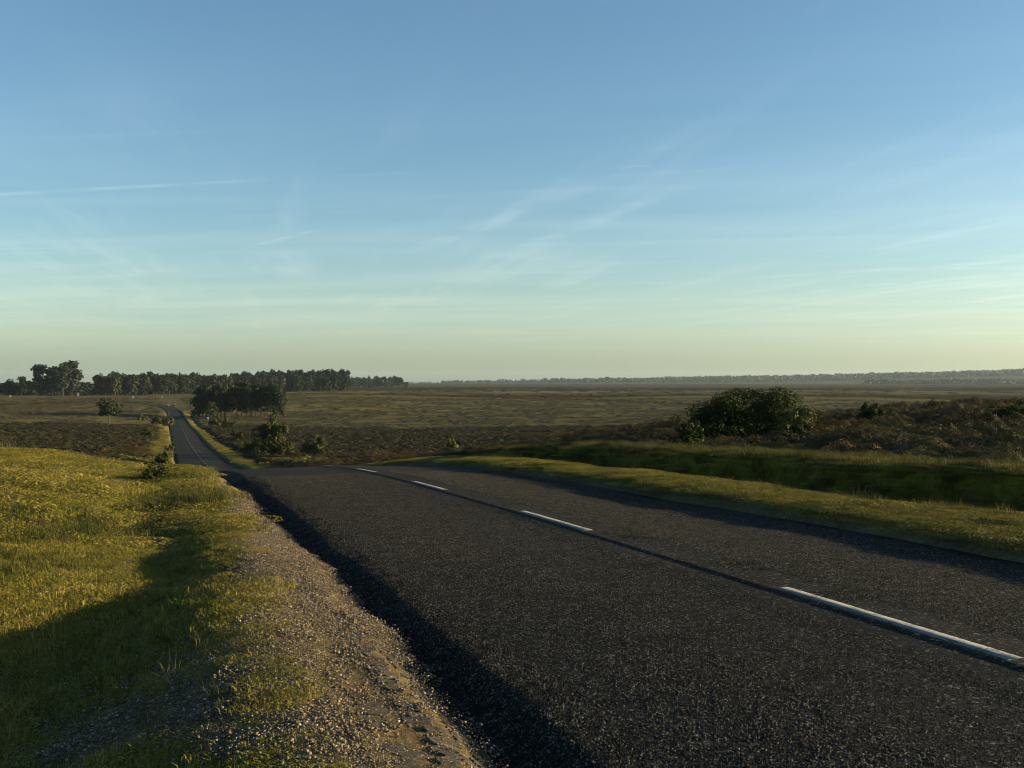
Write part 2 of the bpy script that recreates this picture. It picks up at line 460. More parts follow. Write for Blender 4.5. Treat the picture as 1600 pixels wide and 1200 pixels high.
M_olive = mat_leaf('olive_leaf', [(.030, .040, .012), (.056, .062, .020), (.090, .086, .028)], .2, .12)
M_wood = mat_leaf('far_leaf', [(.008, .015, .007), (.015, .024, .010), (.027, .032, .013)], .05, .03)
M_ridge = mat_leaf('ridge_leaf', [(.010, .016, .009), (.018, .025, .012)], 0, .01)
M_bark = mat_bark('pine_bark', (.036, .027, .020), (.080, .058, .042))
M_twig = mat_bark('twig', (.040, .030, .020), (.075, .055, .036))
M_pebble = mat_leaf('flint_gravel', [(.026, .020, .012), (.056, .042, .024), (.115, .087, .051), (.38, .32, .22)], 0, 9, .55, .3, .05, .83)
M_chip = mat_leaf('stone_chip', [(.004, .005, .0045), (.0075, .008, .0072), (.014, .014, .0125), (.034, .0325, .028), (.135, .127, .107)], 0, 6, .8, .1, 0, .93)
M_white = mat_plain('white_sign_paint', (.78, .78, .74), (.86, .85, .80))
M_grey = mat_plain('grey_steel', (.22, .22, .22), (.32, .32, .31))

# ------------------------------------------------------------------ ground sheet
def axis_s():
    a = list(np.arange(-60, -3, 1.5)) + list(np.arange(-3, 3.6, .12))
    s = 3.6
    while s < 8500:
        a.append(s); s += max(.05, .014 * (s - 4))
    return np.array(a)
def axis_t():
    neg, pos = [], []
    t = 2.40
    while t < 7000:
        neg.append(-t); t += .05 if t < 6.0 else max(.05, .030 * (t - 4.4))
    t = 2.45
    while t < 7500:
        pos.append(t); t += .06 if t < 8.0 else max(.06, .026 * (t - 5.7))
    return np.array(neg[::-1] + list(np.linspace(-2.1, 2.1, 9)) + pos)
AS, AT = axis_s(), axis_t()
SS, TT = np.meshgrid(AS, AT, indexing='ij')
GX, GY = from_st(SS.ravel(), TT.ravel())
GZ = H(GX, GY)
ns, nt = len(AS), len(AT)
ii = (np.arange(ns - 1)[:, None] * nt + np.arange(nt - 1)[None, :]).ravel()
gme = np_mesh('ground', np.stack([GX, GY, GZ], 1), [np.stack([ii, ii + 1, ii + nt + 1, ii + nt], 1)[:, ::-1]])
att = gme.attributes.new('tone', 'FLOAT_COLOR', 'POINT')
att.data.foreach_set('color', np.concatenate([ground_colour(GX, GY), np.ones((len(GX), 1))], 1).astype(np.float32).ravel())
smooth(gme)
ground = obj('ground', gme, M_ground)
tag(ground, 'rolling heath ground with grassy verges and gravel shoulder', kind='structure')
if ground.data.polygons[0].normal.z < 0: ground.data.flip_normals()

# ------------------------------------------------------------------ road
def road_axis():
    """sampled centre line: straight, then a long bend to the left"""
    pts = []
    s = -14.0
    while s < 430:
        pts.append((s, *from_st(s, 0.0), math.atan2(DY, DX))); s += .12 if 3 < s < 34 else max(.2, min(3.0, .03 * abs(s - 28)))
    s0, (x, y), a = 430, from_st(430, 0.0), math.atan2(DY, DX)
    for k in range(90):
        pts.append((s, float(x), float(y), a))
        a += 2.5 * (0.0030 if k < 55 else 0.0012)
        x += 2.5 * math.cos(a); y += 2.5 * math.sin(a); s += 2.5
    return pts
RA = road_axis()
ra_s = np.array([p[0] for p in RA]); ra_x = np.array([p[1] for p in RA]); ra_y = np.array([p[2] for p in RA]); ra_a = np.array([p[3] for p in RA])
def on_road(s, t):
    """world position on the road surface"""
    s = np.asarray(s, float); t = np.asarray(t, float) + 0 * s
    x = np.interp(s, ra_s, ra_x); y = np.interp(s, ra_s, ra_y); a = np.interp(s, ra_s, ra_a)
    px = x + t * np.sin(a); py = y - t * np.cos(a)
    zf = H(px, py) + .10
    zn = road_z(s, t)
    k = sst(s, 330, 425)
    return px, py, zn * (1 - k) + zf * k
tcol = np.concatenate([[0], np.linspace(.04, .34, 9), np.linspace(.37, .72, 14), np.linspace(.76, .98, 6), [1]])
tl = np.concatenate([np.linspace(0, .12, 2), np.linspace(.125, .155, 5), np.linspace(.17, .30, 3), np.linspace(.36, 1.0, 12)])
lat = []
S2 = ra_s
el, er = edge_l(S2), edge_r(S2)
cols = ([el - .05] + [np.full_like(S2, v) for v in (-2.76, -2.71, -2.66, -2.60, -2.54, -2.46, -2.3, -2.1, -1.7, -1.3, -.9, -.5, -.25, -.12, -.095, -.07, -.045, -.02, .05, .15, .4, .8, 1.3, 1.8, 2.3, 2.6)]
        + [er])
for q in (1, 2, 3, 4): cols[q] = np.maximum(cols[q], el + .03 * q)
TTc = np.stack(cols, 1)
SSc = np.repeat(S2[:, None], TTc.shape[1], 1)
rx, ry, rz = on_road(SSc.ravel(), TTc.ravel())
rz = rz.reshape(TTc.shape)
nr, nc = TTc.shape
top = np.stack([rx, ry, rz.ravel()], 1)
# thickness: side skirts
skl = top.reshape(nr, nc, 3)[:, 0].copy(); skl[:, 2] -= .15
skr = top.reshape(nr, nc, 3)[:, -1].copy(); skr[:, 2] -= .15
V = np.concatenate([top, skl, skr])
ii = (np.arange(nr - 1)[:, None] * nc + np.arange(nc - 1)[None, :]).ravel()
F = [np.stack([ii, ii + 1, ii + nc + 1, ii + nc], 1)]
a = np.arange(nr - 1); b0 = nr * nc; b1 = b0 + nr
F.append(np.stack([a * nc, (a + 1) * nc, b0 + a + 1, b0 + a], 1))
F.append(np.stack([a * nc + nc - 1, b1 + a, b1 + a + 1, (a + 1) * nc + nc - 1], 1))
rme = np_mesh('road', V, F)
road = obj('road', smooth(rme), M_asphalt)
tag(road, 'narrow dark chip-surfaced country road running over the crest to the valley', kind='structure')

# centre line dashes: thick worn paint
def dash(s0, s1):
    n = max(2, int((s1 - s0) / .12) + 1) if s0 < 60 else 3
    ss = np.linspace(s0, s1, n)
    half = .055
    top_, bot = [], []
    for e, tc_ in ((0, -.02), (1, .095)):
        tt_ = tc_ + .004 * fbm(ss, ss * 0 + e * 9, .09, 2, 12)
        x, y, z = on_road(ss, tt_)
        z0 = on_road(ss, np.full_like(ss, .06))[2]
        top_.append(np.stack([x, y, z0 + .003], 1)); bot.append(np.stack([x, y, z0 - .02], 1))
    V = np.concatenate([top_[0], top_[1], bot[0], bot[1]])
    i = np.arange(n - 1)
    F = [np.stack([i, n + i, n + i + 1, i + 1], 1)[:, ::-1], np.stack([i, i + 1, 2*n + i + 1, 2*n + i], 1)[:, ::-1],
         np.stack([n + i, 3*n + i, 3*n + i + 1, n + i + 1], 1)[:, ::-1],
         np.array([[0, 2*n, 3*n, n], [n - 1, 2*n - 1, 4*n - 1, 3*n - 1]])]
    me = np_mesh('centre_line_dash', V, F)
    o = obj('centre_line_dash', me, M_paint, road)
    return o
sA = 5.86
k = -2
while sA + 6 * k < 300:
    s0 = sA + 6 * k + random.Random(k).uniform(-.05, .05)
    if s0 > -8: dash(s0, s0 + 2.25)
    k += 1

# ------------------------------------------------------------------ tarmac blocks breaking out of the shoulder
rb = random.Random(5)
ss_ = 4.3
while ss_ < 9.6:
    ln = rb.uniform(.085, .13)
    rows = [-3.00, -3.18, -3.37] if ss_ < 6.4 else ([-2.99, -3.18] if ss_ < 7.8 else [-2.97])
    for t0 in rows:
        if rb.random() < (.12 if ss_ < 7.5 else .35): continue
        wd = rb.uniform(.12, .17); cs, ct = ss_ + rb.uniform(-.03, .03), t0 + rb.uniform(-.03, .03)
        nv = rb.choice((6, 7, 8)); ring = []
        for q in range(nv):
            an = 2 * math.pi * q / nv + rb.uniform(-.2, .2)
            sq = 1 / max(abs(math.cos(an)), abs(math.sin(an))) ** .7
            ring.append((cs + .5 * ln * math.cos(an) * sq * rb.uniform(.8, 1.0), ct + .5 * wd * math.sin(an) * sq * rb.uniform(.8, 1.0)))
        cx_, cy_ = from_st(cs, ct)
        V, F = [], []
        for lvl, (dzv, shr) in enumerate(((-.05, 1.02), (.000, 1.0), (.008, .90))):
            for (a_, b_) in ring:
                x, y = from_st(cs + (a_ - cs) * shr, ct + (b_ - ct) * shr)
                V.append((x - cx_, y - cy_, h1(x, y) + dzv + (rb.uniform(-.003, .003) if lvl else 0)))
        zc = sum(v[2] for v in V) / len(V)
        V = [(v[0], v[1], v[2] - zc) for v in V]
        for lv in range(2):
            for q in range(nv):
                F.append((lv*nv + q, lv*nv + (q+1) % nv, (lv+1)*nv + (q+1) % nv, (lv+1)*nv + q))
        F.append(tuple(range(2*nv, 3*nv)))
        me = bpy.data.meshes.new('tarmac_block'); me.from_pydata(V, [], F); me.update()
        o = obj('tarmac_block', me, M_slab, ground); o.location = (cx_, cy_, zc)
    ss_ += ln + rb.uniform(.0, .018)

# ------------------------------------------------------------------ scattering (stuff)
PROTO = {}
def proto_collection(name, meshes, mat):
    c = bpy.data.collections.new(name + '_patterns')
    for i, me in enumerate(meshes):
        if not me.materials: me.materials.append(mat)
        o = bpy.data.objects.new('%s_pattern' % name, me); c.objects.link(o)
    return c
def scatter(name, P, rz, sc, coll, nvar, label, cat=None, tilt=None):
    n = len(P)
    me = bpy.data.meshes.new(name)
    me.vertices.add(n); me.vertices.foreach_set('co', np.asarray(P, np.float32).ravel())
    ro = np.zeros((n, 3), np.float32); ro[:, 2] = rz
    if tilt is not None: ro[:, :2] = tilt
    a = me.attributes.new('rot', 'FLOAT_VECTOR', 'POINT'); a.data.foreach_set('vector', ro.ravel())
    a = me.attributes.new('scl', 'FLOAT_VECTOR', 'POINT'); a.data.foreach_set('vector', np.asarray(sc, np.float32).ravel())
    a = me.attributes.new('idx', 'INT', 'POINT'); a.data.foreach_set('value', rng.integers(0, nvar, n).astype(np.int32))
    o = link(bpy.data.objects.new(name, me))
    g = bpy.data.node_groups.new(name, 'GeometryNodeTree')
    g.interface.new_socket('Geometry', in_out='INPUT', socket_type='NodeSocketGeometry')
    g.interface.new_socket('Geometry', in_out='OUTPUT', socket_type='NodeSocketGeometry')
    N, L = g.nodes, g.links
    gi, go = N.new('NodeGroupInput'), N.new('NodeGroupOutput')
    ip = N.new('GeometryNodeInstanceOnPoints'); ci = N.new('GeometryNodeCollectionInfo')
    ci.inputs['Collection'].default_value = coll
    ci.inputs['Separate Children'].default_value = True
    ci.inputs['Reset Children'].default_value = True
    ip.inputs['Pick Instance'].default_value = True
    def attr(nm, ty):
        q = N.new('GeometryNodeInputNamedAttribute'); q.data_type = ty; q.inputs['Name'].default_value = nm
        return q.outputs[0]
    L.new(gi.outputs[0], ip.inputs['Points']); L.new(ci.outputs[0], ip.inputs['Instance'])
    L.new(attr('idx', 'INT'), ip.inputs['Instance Index'])
    e2r = N.new('FunctionNodeEulerToRotation'); L.new(attr('rot', 'FLOAT_VECTOR'), e2r.inputs[0])
    L.new(e2r.outputs[0], ip.inputs['Rotation']); L.new(attr('scl', 'FLOAT_VECTOR'), ip.inputs['Scale'])
    L.new(ip.outputs[0], go.inputs[0])
    md = o.modifiers.new('scatter', 'NODES'); md.node_group = g
    tag(o, label, None, None, 'stuff')
    return o
def blades(n, rad, hmin, hmax, wid, seed, lean=.5, segs=2):
    r = np.random.default_rng(seed)
    a = r.uniform(0, 2*np.pi, n); d = rad * np.sqrt(r.uniform(0, 1, n))
    bx, by = d * np.cos(a), d * np.sin(a)
    h = r.uniform(hmin, hmax, n); f = r.uniform(0, 2*np.pi, n); ln = r.uniform(.1, lean, n) * h
    wx, wy = np.cos(f + 1.57) * wid / 2, np.sin(f + 1.57) * wid / 2
    k = r.uniform(.6, 1.3, n); wx *= k; wy *= k
    mx, my = bx + np.cos(f) * ln * .35, by + np.sin(f) * ln * .35
    tx, ty = bx + np.cos(f) * ln * 1.3, by + np.sin(f) * ln * 1.3
    V = np.stack([np.stack([bx - wx, by - wy, 0*h - .015], 1), np.stack([bx + wx, by + wy, 0*h - .015], 1),
                  np.stack([mx + wx*.8, my + wy*.8, h*.6], 1), np.stack([mx - wx*.8, my - wy*.8, h*.6], 1),
                  np.stack([tx, ty, h], 1)], 1).reshape(-1, 3)
    i = np.arange(n)[:, None] * 5
    return np_mesh('blades', V, [i + np.array([[0, 1, 2, 3]]), i + np.array([[3, 2, 4]])])
def leaves(C, size, seed, up=.2, asp=.6, nrm=None):
    """rhombic leaf faces at the points C"""
    r = np.random.default_rng(seed)
    n = len(C)
    nv = r.normal(size=(n, 3))
    if nrm is not None: nv = nv * .5 + nrm
    nv[:, 2] += up; nv /= np.linalg.norm(nv, axis=1)[:, None]
    tv = np.cross(nv, r.normal(size=(n, 3))); tv /= np.linalg.norm(tv, axis=1)[:, None]
    bv = np.cross(nv, tv)
    s = (size * r.uniform(.6, 1.35, n))[:, None]
    V = np.stack([C - tv*s, C - bv*s*asp + nv*s*.12, C + tv*s, C + bv*s*asp + nv*s*.12], 1).reshape(-1, 3)
    return V, np.arange(n)[:, None] * 4 + np.array([[0, 1, 2, 3]])
def heather_mesh(seed, n=1300, rad=.5, hgt=.42, size=.019, asp=.5):
    """a low cushion: leaf flakes on a lumpy dome, turned outwards so that it shades as one body"""
    r = np.random.default_rng(seed)
    a = r.uniform(0, 2*np.pi, n); d = rad * np.sqrt(r.uniform(0, 1, n))
    x, y = d * np.cos(a), d * np.sin(a)
    def dome(x, y):
        q = np.sqrt(np.clip(1 - (x*x + y*y) / rad**2, 0, 1))
        return hgt * q * (.72 + .28 * np.sin(x / rad * 4.5 + seed) * np.cos(y / rad * 4.1 + 2 * seed))
    e = rad * .03
    z = dome(x, y)
    nx, ny = -(dome(x + e, y) - dome(x - e, y)) / (2*e), -(dome(x, y + e) - dome(x, y - e)) / (2*e)
    nr = np.stack([nx, ny, np.ones(n)], 1); nr /= np.linalg.norm(nr, axis=1)[:, None]
    C = np.stack([x, y, z * r.uniform(.80, 1.05, n)], 1)
    V, F = leaves(C, size, seed, .0, asp, nr * 1.6)
    return np_mesh('cushion', V, [F])
def stones(seed, n, rad, smin, smax):
    r = np.random.default_rng(seed)
    ico = np.array([[0,0,1],[.89,0,.45],[.28,.85,.45],[-.72,.53,.45],[-.72,-.53,.45],[.28,-.85,.45],[.72,.53,-.45],[-.28,.85,-.45],[-.89,0,-.45],[-.28,-.85,-.45],[.72,-.53,-.45],[0,0,-1]])
    fc = np.array([[0,1,2],[0,2,3],[0,3,4],[0,4,5],[0,5,1],[1,6,2],[2,7,3],[3,8,4],[4,9,5],[5,10,1],[2,6,7],[3,7,8],[4,8,9],[5,9,10],[1,10,6],[6,11,7],[7,11,8],[8,11,9],[9,11,10],[10,11,6]])
    V, F = [], []
    for i in range(n):
        s = smin * (smax / smin) ** (r.uniform() ** 1.8)
        an = r.uniform(0, 6.28); d = rad * math.sqrt(r.uniform())
        q = ico * r.uniform(.75, 1.15, (12, 1)) * np.array([s, s * r.uniform(.6, .95), s * r.uniform(.4, .7)])
        ca, sa = math.cos(an * 3), math.sin(an * 3)
        q = np.stack([q[:, 0]*ca - q[:, 1]*sa, q[:, 0]*sa + q[:, 1]*ca, q[:, 2]], 1)
        V.append(q + np.array([d*math.cos(an), d*math.sin(an), s * .25])); F.append(fc + 12 * i)
    return np_mesh('stones', np.concatenate(V), [np.concatenate(F)])
def in_view(x, y, margin=.10):
    u = x / np.maximum(y, .1)
    return (y > 2.2) & (np.abs(u) < .485 + margin + 1.0 / np.maximum(y, 1))
def pick(n, smin, smax, tmin, tmax, logs=False):
    s = np.exp(rng.uniform(np.log(smin), np.log(smax), n)) if logs else rng.uniform(smin, smax, n)
    t = rng.uniform(tmin, tmax, n)
    x, y = from_st(s, t)
    k = in_view(x, y)
    return x[k], y[k]
def slope_tilt(x, y, e=.15):
    gx = (H(x + e, y) - H(x - e, y)) / (2 * e); gy = (H(x, y + e) - H(x, y - e)) / (2 * e)
    return np.stack([np.arctan(gy), -np.arctan(gx)], 1)

# -- short turf
M_verge = mat_leaf('verge_grass', [(.075, .080, .018), (.15, .135, .030), (.22, .185, .050)], .2, .3)
verge_c = proto_collection('verge', [heather_mesh(130 + i, 260, .40, .06, .03, .4) for i in range(4)], M_verge)
turf_c = proto_collection('turf', [blades(230, .17, .005, .020, .0040, 100 + i, 2.0) for i in range(3)] + [heather_mesh(110 + i, 420, .16, .022, .0065, .35) for i in range(3)], M_turf)
turf_f = proto_collection('turf_far', [heather_mesh(120 + i, 520, .40, .045, .014, .4) for i in range(4)] + [blades(260, .40, .006, .030, .005, 126, 2.0)], M_turf)
def grass_prob(x, y):
    z = zones(x, y)
    g = np.clip(np.maximum(z['gravel'], z['gravel_r']), 0, 1)
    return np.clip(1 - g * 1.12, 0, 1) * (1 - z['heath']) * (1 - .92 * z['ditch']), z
def grass(name, n, s0, s1, t0, t1, coll, nvar, lo, hi, label, sub=1.0, zf=1.0):
    x, y = pick(n, s0, s1, t0, t1)
    p, z = grass_prob(x, y)
    k = (rng.uniform(0, 1, len(x)) < p * sub) & (np.abs(z['t']) > np.where(z['s'] > 50, 3.6, 2.9))
    x, y = x[k], y[k]
    sc = rng.uniform(lo, hi, len(x)) * (1 + .35 * np.clip(fbm(x, y, 1.4, 2, 91), -.6, 1))
    S = np.stack([np.clip(sc, .6, 9), np.clip(sc, .6, 9), sc * zf * rng.uniform(.7, 1.3, len(x))], 1)
    # euler tilt must be applied in the tuft's own frame: keep rotation about z small when tilted
    return scatter(name, np.stack([x, y, H(x, y)], 1), rng.uniform(0, 6.28, len(x)), S, coll, nvar, label)
grass('turf', 11000, 3.2, 15, -11, -3.3, turf_c, 6, .8, 1.3, 'short cropped olive turf covering the left verge and slope')
grass('turf', 9000, 13, 45, -26, -3.3, turf_f, 5, .8, 1.5, 'cropped turf on the left hump beyond the hollow')
grass('turf', 6500, 5, 17, 2.95, 8.6, turf_f, 5, .45, .8, 'short turf on the right verge and ditch sides')
grass('turf', 5000, 16, 60, 2.95, 9.0, turf_f, 5, .6, 1.1, 'turf on the right verge towards the crest')
grass('turf', 4000, 60, 260, -8, 7, verge_c, 4, 1.2, 2.4, 'grassy verges of the far stretch of road')
# -- rank grass and weeds in the hollows and ditch
rank_c = proto_collection('rank', [blades(40, .15, .05, .20, .006, 140 + i, 1.0) for i in range(4)], M_rank)
def rank(name, n, cx, cy, rx_, ry_, lo, hi, label):
    a = rng.uniform(0, 6.28, n); d = np.sqrt(rng.uniform(0, 1, n))
    x, y = cx + rx_ * d * np.cos(a), cy + ry_ * d * np.sin(a)
    return np.stack([x, y], 1), rng.uniform(lo, hi, n)
pts, scs = [], []
for q in [(140, -5.3, 11.5, .8, 1.7, .6, 1.1), (60, -4.8, 15.5, .8, 1.2, .7, 1.2), (50, -6.8, 20.5, .8, .8, .4, .9), (30, -9.5, 20, 3, .8, .3, .8),
          (50, -10.5, 24, 4, 2, .3, .7), (110, -12, 33, 9, 3, .4, .9), (60, -4.4, 8.9, .7, .7, .5, .8)]:
    a_, b_ = rank('', *q, ''); pts.append(a_); scs.append(b_)
x, y = pick(900, 5, 40, 4.4, 5.2); pts.append(np.stack([x, y], 1)); scs.append(rng.uniform(.35, .75, len(x)))
x, y = pick(2600, 6, 24, -16, -4.0); k = fbm(x, y, 1.6, 3, 105) > .28; x, y = x[k], y[k]; pts.append(np.stack([x, y], 1)); scs.append(rng.uniform(.22, .65, len(x)))
x, y = pick(900, 5, 34, 6.3, 6.9); pts.append(np.stack([x, y], 1)); scs.append(rng.uniform(.45, 1.0, len(x)))
x, y = pick(900, 5, 34, 5.6, 6.4); k = fbm(x, y, .8, 2, 107) > -.1; x, y = x[k], y[k]; pts.append(np.stack([x, y], 1)); scs.append(rng.uniform(.5, 1.2, len(x)))
x, y = pick(2200, 5, 45, 6.5, 9.6); pts.append(np.stack([x, y], 1)); scs.append(rng.uniform(.4, 1.0, len(x)))
x, y = pick(260, 5, 40, 5.0, 6.6); pts.append(np.stack([x, y], 1)); scs.append(rng.uniform(.5, 1.0, len(x)))
pts = np.concatenate(pts); scs = np.concatenate(scs)
scatter('rank_grass', np.stack([pts[:, 0], pts[:, 1], H(pts[:, 0], pts[:, 1])], 1), rng.uniform(0, 6.28, len(pts)),
        np.stack([scs, scs, scs], 1), rank_c, 4, 'taller rank grass and weeds in the hollows and along the ditch')
# -- straw stems
straw_c = proto_collection('straw', [blades(12, .22, .20, .70, .004, 160 + i, .6) for i in range(4)], M_straw)
pts, scs = [], []
x, y = pick(420, 5, 45, 4.4, 5.1); pts.append(np.stack([x, y], 1)); scs.append(rng.uniform(.12, .30, len(x)))
x, y = pick(1500, 6, 60, 9, 40); k = fbm(x, y, 6, 2, 95) > .25; x, y = x[k], y[k]; pts.append(np.stack([x, y], 1)); scs.append(rng.uniform(.35, .75, len(x)))
x, y = pick(260, 24, 45, -26, -8); pts.append(np.stack([x, y], 1)); scs.append(rng.uniform(.3, .8, len(x)))
x, y = pick(420, 7, 24, -14, -4); pts.append(np.stack([x, y], 1)); scs.append(rng.uniform(.12, .42, len(x)))
pts = np.concatenate(pts); scs = np.concatenate(scs)
scatter('dead_grass_stem', np.stack([pts[:, 0], pts[:, 1], H(pts[:, 0], pts[:, 1])], 1), rng.uniform(0, 6.28, len(pts)),
        np.stack([scs, scs, scs], 1), straw_c, 4, 'pale dead grass stems standing in the heather and along the verges')
# -- gravel
grav_c = proto_collection('gravel', [stones(180 + i, 70, .14, .0028, .0125) for i in range(5)], M_pebble)
x, y = pick(9000, 3.4, 20, -5.4, -2.75)
z = zones(x, y)
k = rng.uniform(0, 1, len(x)) < (np.clip(z['gravel'], 0, 1) ** 1.3 * .55 + .03) * np.where((z['t'] > -3.5) & (z['t'] < -2.98) & (z['s'] < 7.4), .35, 1)
x, y = x[k], y[k]
sc = rng.uniform(.7, 1.2, len(x))
gp = H(x, y)
scatter('gravel', np.stack([x, y, gp], 1), rng.uniform(0, 6.28, len(x)), np.stack([sc, sc, sc], 1), grav_c, 5,
        'loose tan and grey flint gravel on the left shoulder', tilt=None)
grit_c = proto_collection('grit', [stones(190 + i, 170, .13, .0014, .0060) for i in range(4)], M_pebble)
x, y = pick(4200, 3.4, 15, -4.2, -2.70)
z = zones(x, y)
k = rng.uniform(0, 1, len(x)) < np.clip(z['gravel'], 0, 1) * np.where((z['t'] > -3.5) & (z['t'] < -2.9) & (z['s'] < 7.4), .22, .8)
x, y = x[k], y[k]; sc = rng.uniform(.8, 1.2, len(x))
scatter('grit', np.stack([x, y, H(x, y)], 1), rng.uniform(0, 6.28, len(x)), np.stack([sc, sc, sc], 1), grit_c, 4,
        'fine grit between the gravel stones of the left shoulder')
# -- chippings standing proud of the near carriageway
def chips(seed, n, half):
    q = np.random.default_rng(seed)
    c = q.uniform(-half, half, (n, 2)); s = q.uniform(.0025, .0062, n)
    a = q.uniform(0, 6.28, n); V = []
    for j in range(4):
        an = a + j * 1.5708 + q.uniform(-.3, .3, n)
        V.append(np.stack([c[:, 0] + s * np.cos(an), c[:, 1] + s * np.sin(an), np.full(n, -.003)], 1))
    for j in range(4):
        an = a + j * 1.5708 + .4; k_ = s * q.uniform(.45, .8, n)
        V.append(np.stack([c[:, 0] + k_ * np.cos(an), c[:, 1] + k_ * np.sin(an), s * q.uniform(.35, .95, n)], 1))
    V = np.stack(V, 1).reshape(-1, 3); i = np.arange(n)[:, None] * 8
    return np_mesh('chips', V, [i + np.array([[4, 5, 6, 7]])] + [i + np.array([[j, (j + 1) % 4, 4 + (j + 1) % 4, 4 + j]]) for j in range(4)])
chip_c = proto_collection('chips', [chips(700 + i, 900, .21) for i in range(5)], M_chip)
sg, tg = np.meshgrid(np.arange(3.0, 24, .36), np.arange(-2.62, 2.75, .36), indexing='ij')
sg, tg = sg.ravel() + rng.uniform(-.03, .03, sg.size), tg.ravel() + rng.uniform(-.03, .03, sg.size)
keep = np.abs(tg - .02) > .26
x, y = from_st(sg, tg); k = in_view(x, y) & keep; sg, tg, x, y = sg[k], tg[k], x[k], y[k]
ds = (road_z(sg + .1, tg) - road_z(sg - .1, tg)) / .2; dt = (road_z(sg, tg + .1) - road_z(sg, tg - .1)) / .2
gx, gy = ds * DX + dt * DY, ds * DY - dt * DX
co = scatter('road_chippings', np.stack([x, y, road_z(sg, tg)], 1), np.zeros(len(x)), np.stack([rng.choice([-1, 1], len(x)), rng.choice([-1, 1], len(x)), np.ones(len(x))], 1),
        chip_c, 5, 'loose-looking stone chippings set in the tarmac', tilt=np.stack([np.arctan(gy), -np.arctan(gx)], 1))
co.parent = road
# -- heather on the right-hand plateau and slope
hea_c = proto_collection('heather', [heather_mesh(200 + i) for i in range(6)], M_heather)
x1, y1 = pick(24000, 3, 62, 8, 75)
x2, y2 = pick(14000, 34, 130, 4.5, 90)
x3, y3 = pick(9000, 48, 130, -70, -5.4)
x = np.concatenate([x1, x2, x3]); y = np.concatenate([y1, y2, y3])
z = zones(x, y)
gap = fbm(x, y, 4.5, 3, 97)
k = rng.uniform(0, 1, len(x)) < z['heath'] * sst(gap, -.75, .1)
x, y, gap = x[k], y[k], gap[k]
lump = fbm(x, y, 2.2, 2, 98)
sc = np.clip(np.exp(rng.normal(-.45, .33, len(x))), .35, 1.5) * (1 + .35 * np.clip(gap, -1, 1) + .3 * lump) * (1 + .4 * sst(y, 40, 100))
sc = np.maximum(sc, .3)
th = np.abs(to_st(x, y)[1]); low_edge = .7 + .3 * sst(th, 9.5, 15)
scatter('heather', np.stack([x, y, H(x, y) - .03], 1), rng.uniform(0, 6.28, len(x)),
        np.stack([sc, sc, sc * rng.uniform(.5, 1.05, len(x)) * low_edge], 1), hea_c, 6, 'dark brown and olive heather covering the plateau right of the road')
mnd_c = proto_collection('heath_mound', [heather_mesh(290 + i, 2400, .5, .50, .0155) for i in range(5)], M_mound)
x1, y1 = pick(2600, 6, 42, 8.6, 45)
x2, y2 = pick(2600, 30, 95, 6, 70)
x = np.concatenate([x1, x2]); y = np.concatenate([y1, y2])
z = zones(x, y)
k = rng.uniform(0, 1, len(x)) < z['heath'] * sst(fbm(x, y, 5.5, 3, 103), -.35, .35)
x, y = x[k], y[k]
sc = np.clip(np.exp(rng.normal(.12, .38, len(x))), .5, 2.3)
scatter('heath_mound', np.stack([x, y, H(x, y) - .04], 1), rng.uniform(0, 6.28, len(x)),
        np.stack([sc, sc * rng.uniform(.8, 1.2, len(x)), np.minimum(sc, 1.2) * rng.uniform(.6, 1.0, len(x)) * (.62 + .38 * sst(to_st(x, y)[1], 9.5, 15))], 1), mnd_c, 5, 'olive green mounds of dwarf gorse among the heather on the right')
# -- valley heath
def valley(name, n, y0, y1, coll, nv, sx, sz, label, want_green):
    y = np.sqrt(rng.uniform(y0 ** 2, y1 ** 2, n)); x = y * rng.uniform(-.56, .56, n)
    z = zones(x, y)
    pr = z['heath'] * (z['green'] if want_green else 1 - z['green'])
    k = (rng.uniform(0, 1, n) < pr * sst(fbm(x, y, 14, 3, 99), -.8, .3)) & (np.abs(z['t']) > 5.8)
    x, y = x[k], y[k]
    sc = rng.uniform(.7, 1.4, len(x)) * sx
    return scatter(name, np.stack([x, y, H(x, y) - .04], 1), rng.uniform(0, 6.28, len(x)),
                   np.stack([sc, sc, sz * rng.uniform(.6, 1.4, len(x))], 1), coll, nv, label)
low_c = proto_collection('low_heath', [heather_mesh(230 + i, 220, .5, .45, .075) for i in range(4)], M_low)
moor_c = proto_collection('moor_grass', [heather_mesh(250 + i, 170, .5, .40, .075) for i in range(4)], M_moor)
valley('valley_heather', 30000, 85, 300, low_c, 4, 2.0, .9, 'brown heather of the valley floor', False)
valley('moor_grass', 16000, 240, 620, moor_c, 4, 3.4, .8, 'tan green moor grass of the far valley side', True)
valley('far_heather', 9000, 560, 1500, low_c, 4, 7.0, 1.2, 'brown heather towards the horizon', False)
# -- scrub lines: banks across the moor
pts = []
for (xa, ya, xb, yb, n, wob) in [(440, 800, 1095, 540, 420, 6), (-20, 470, 150, 500, 90, 4), (440, 960, 700, 900, 90, 8), (460, 420, 1080, 400, 70, 60), (0, 380, 260, 400, 40, 50), (450, 560, 1500, 700, 120, 110), (700, 1100, 1600, 1000, 120, 180)]:
    f = rng.uniform(0, 1, n); py = 1 / ((1 - f) / ya + f / yb); px = (xa + (xb - xa) * f - 800) / 1650 * py
    pts.append(np.stack([px, py + rng.normal(0, wob, n)], 1))
pts = np.concatenate(pts)
sc = rng.uniform(1.6, 3.6, len(pts))
scatter('scrub', np.stack([pts[:, 0], pts[:, 1], H(pts[:, 0], pts[:, 1]) - .05], 1), rng.uniform(0, 6.28, len(pts)),
        np.stack([sc, sc, rng.uniform(1.4, 3.2, len(pts))], 1), hea_c, 6, 'dark scrub along the low banks crossing the moor')
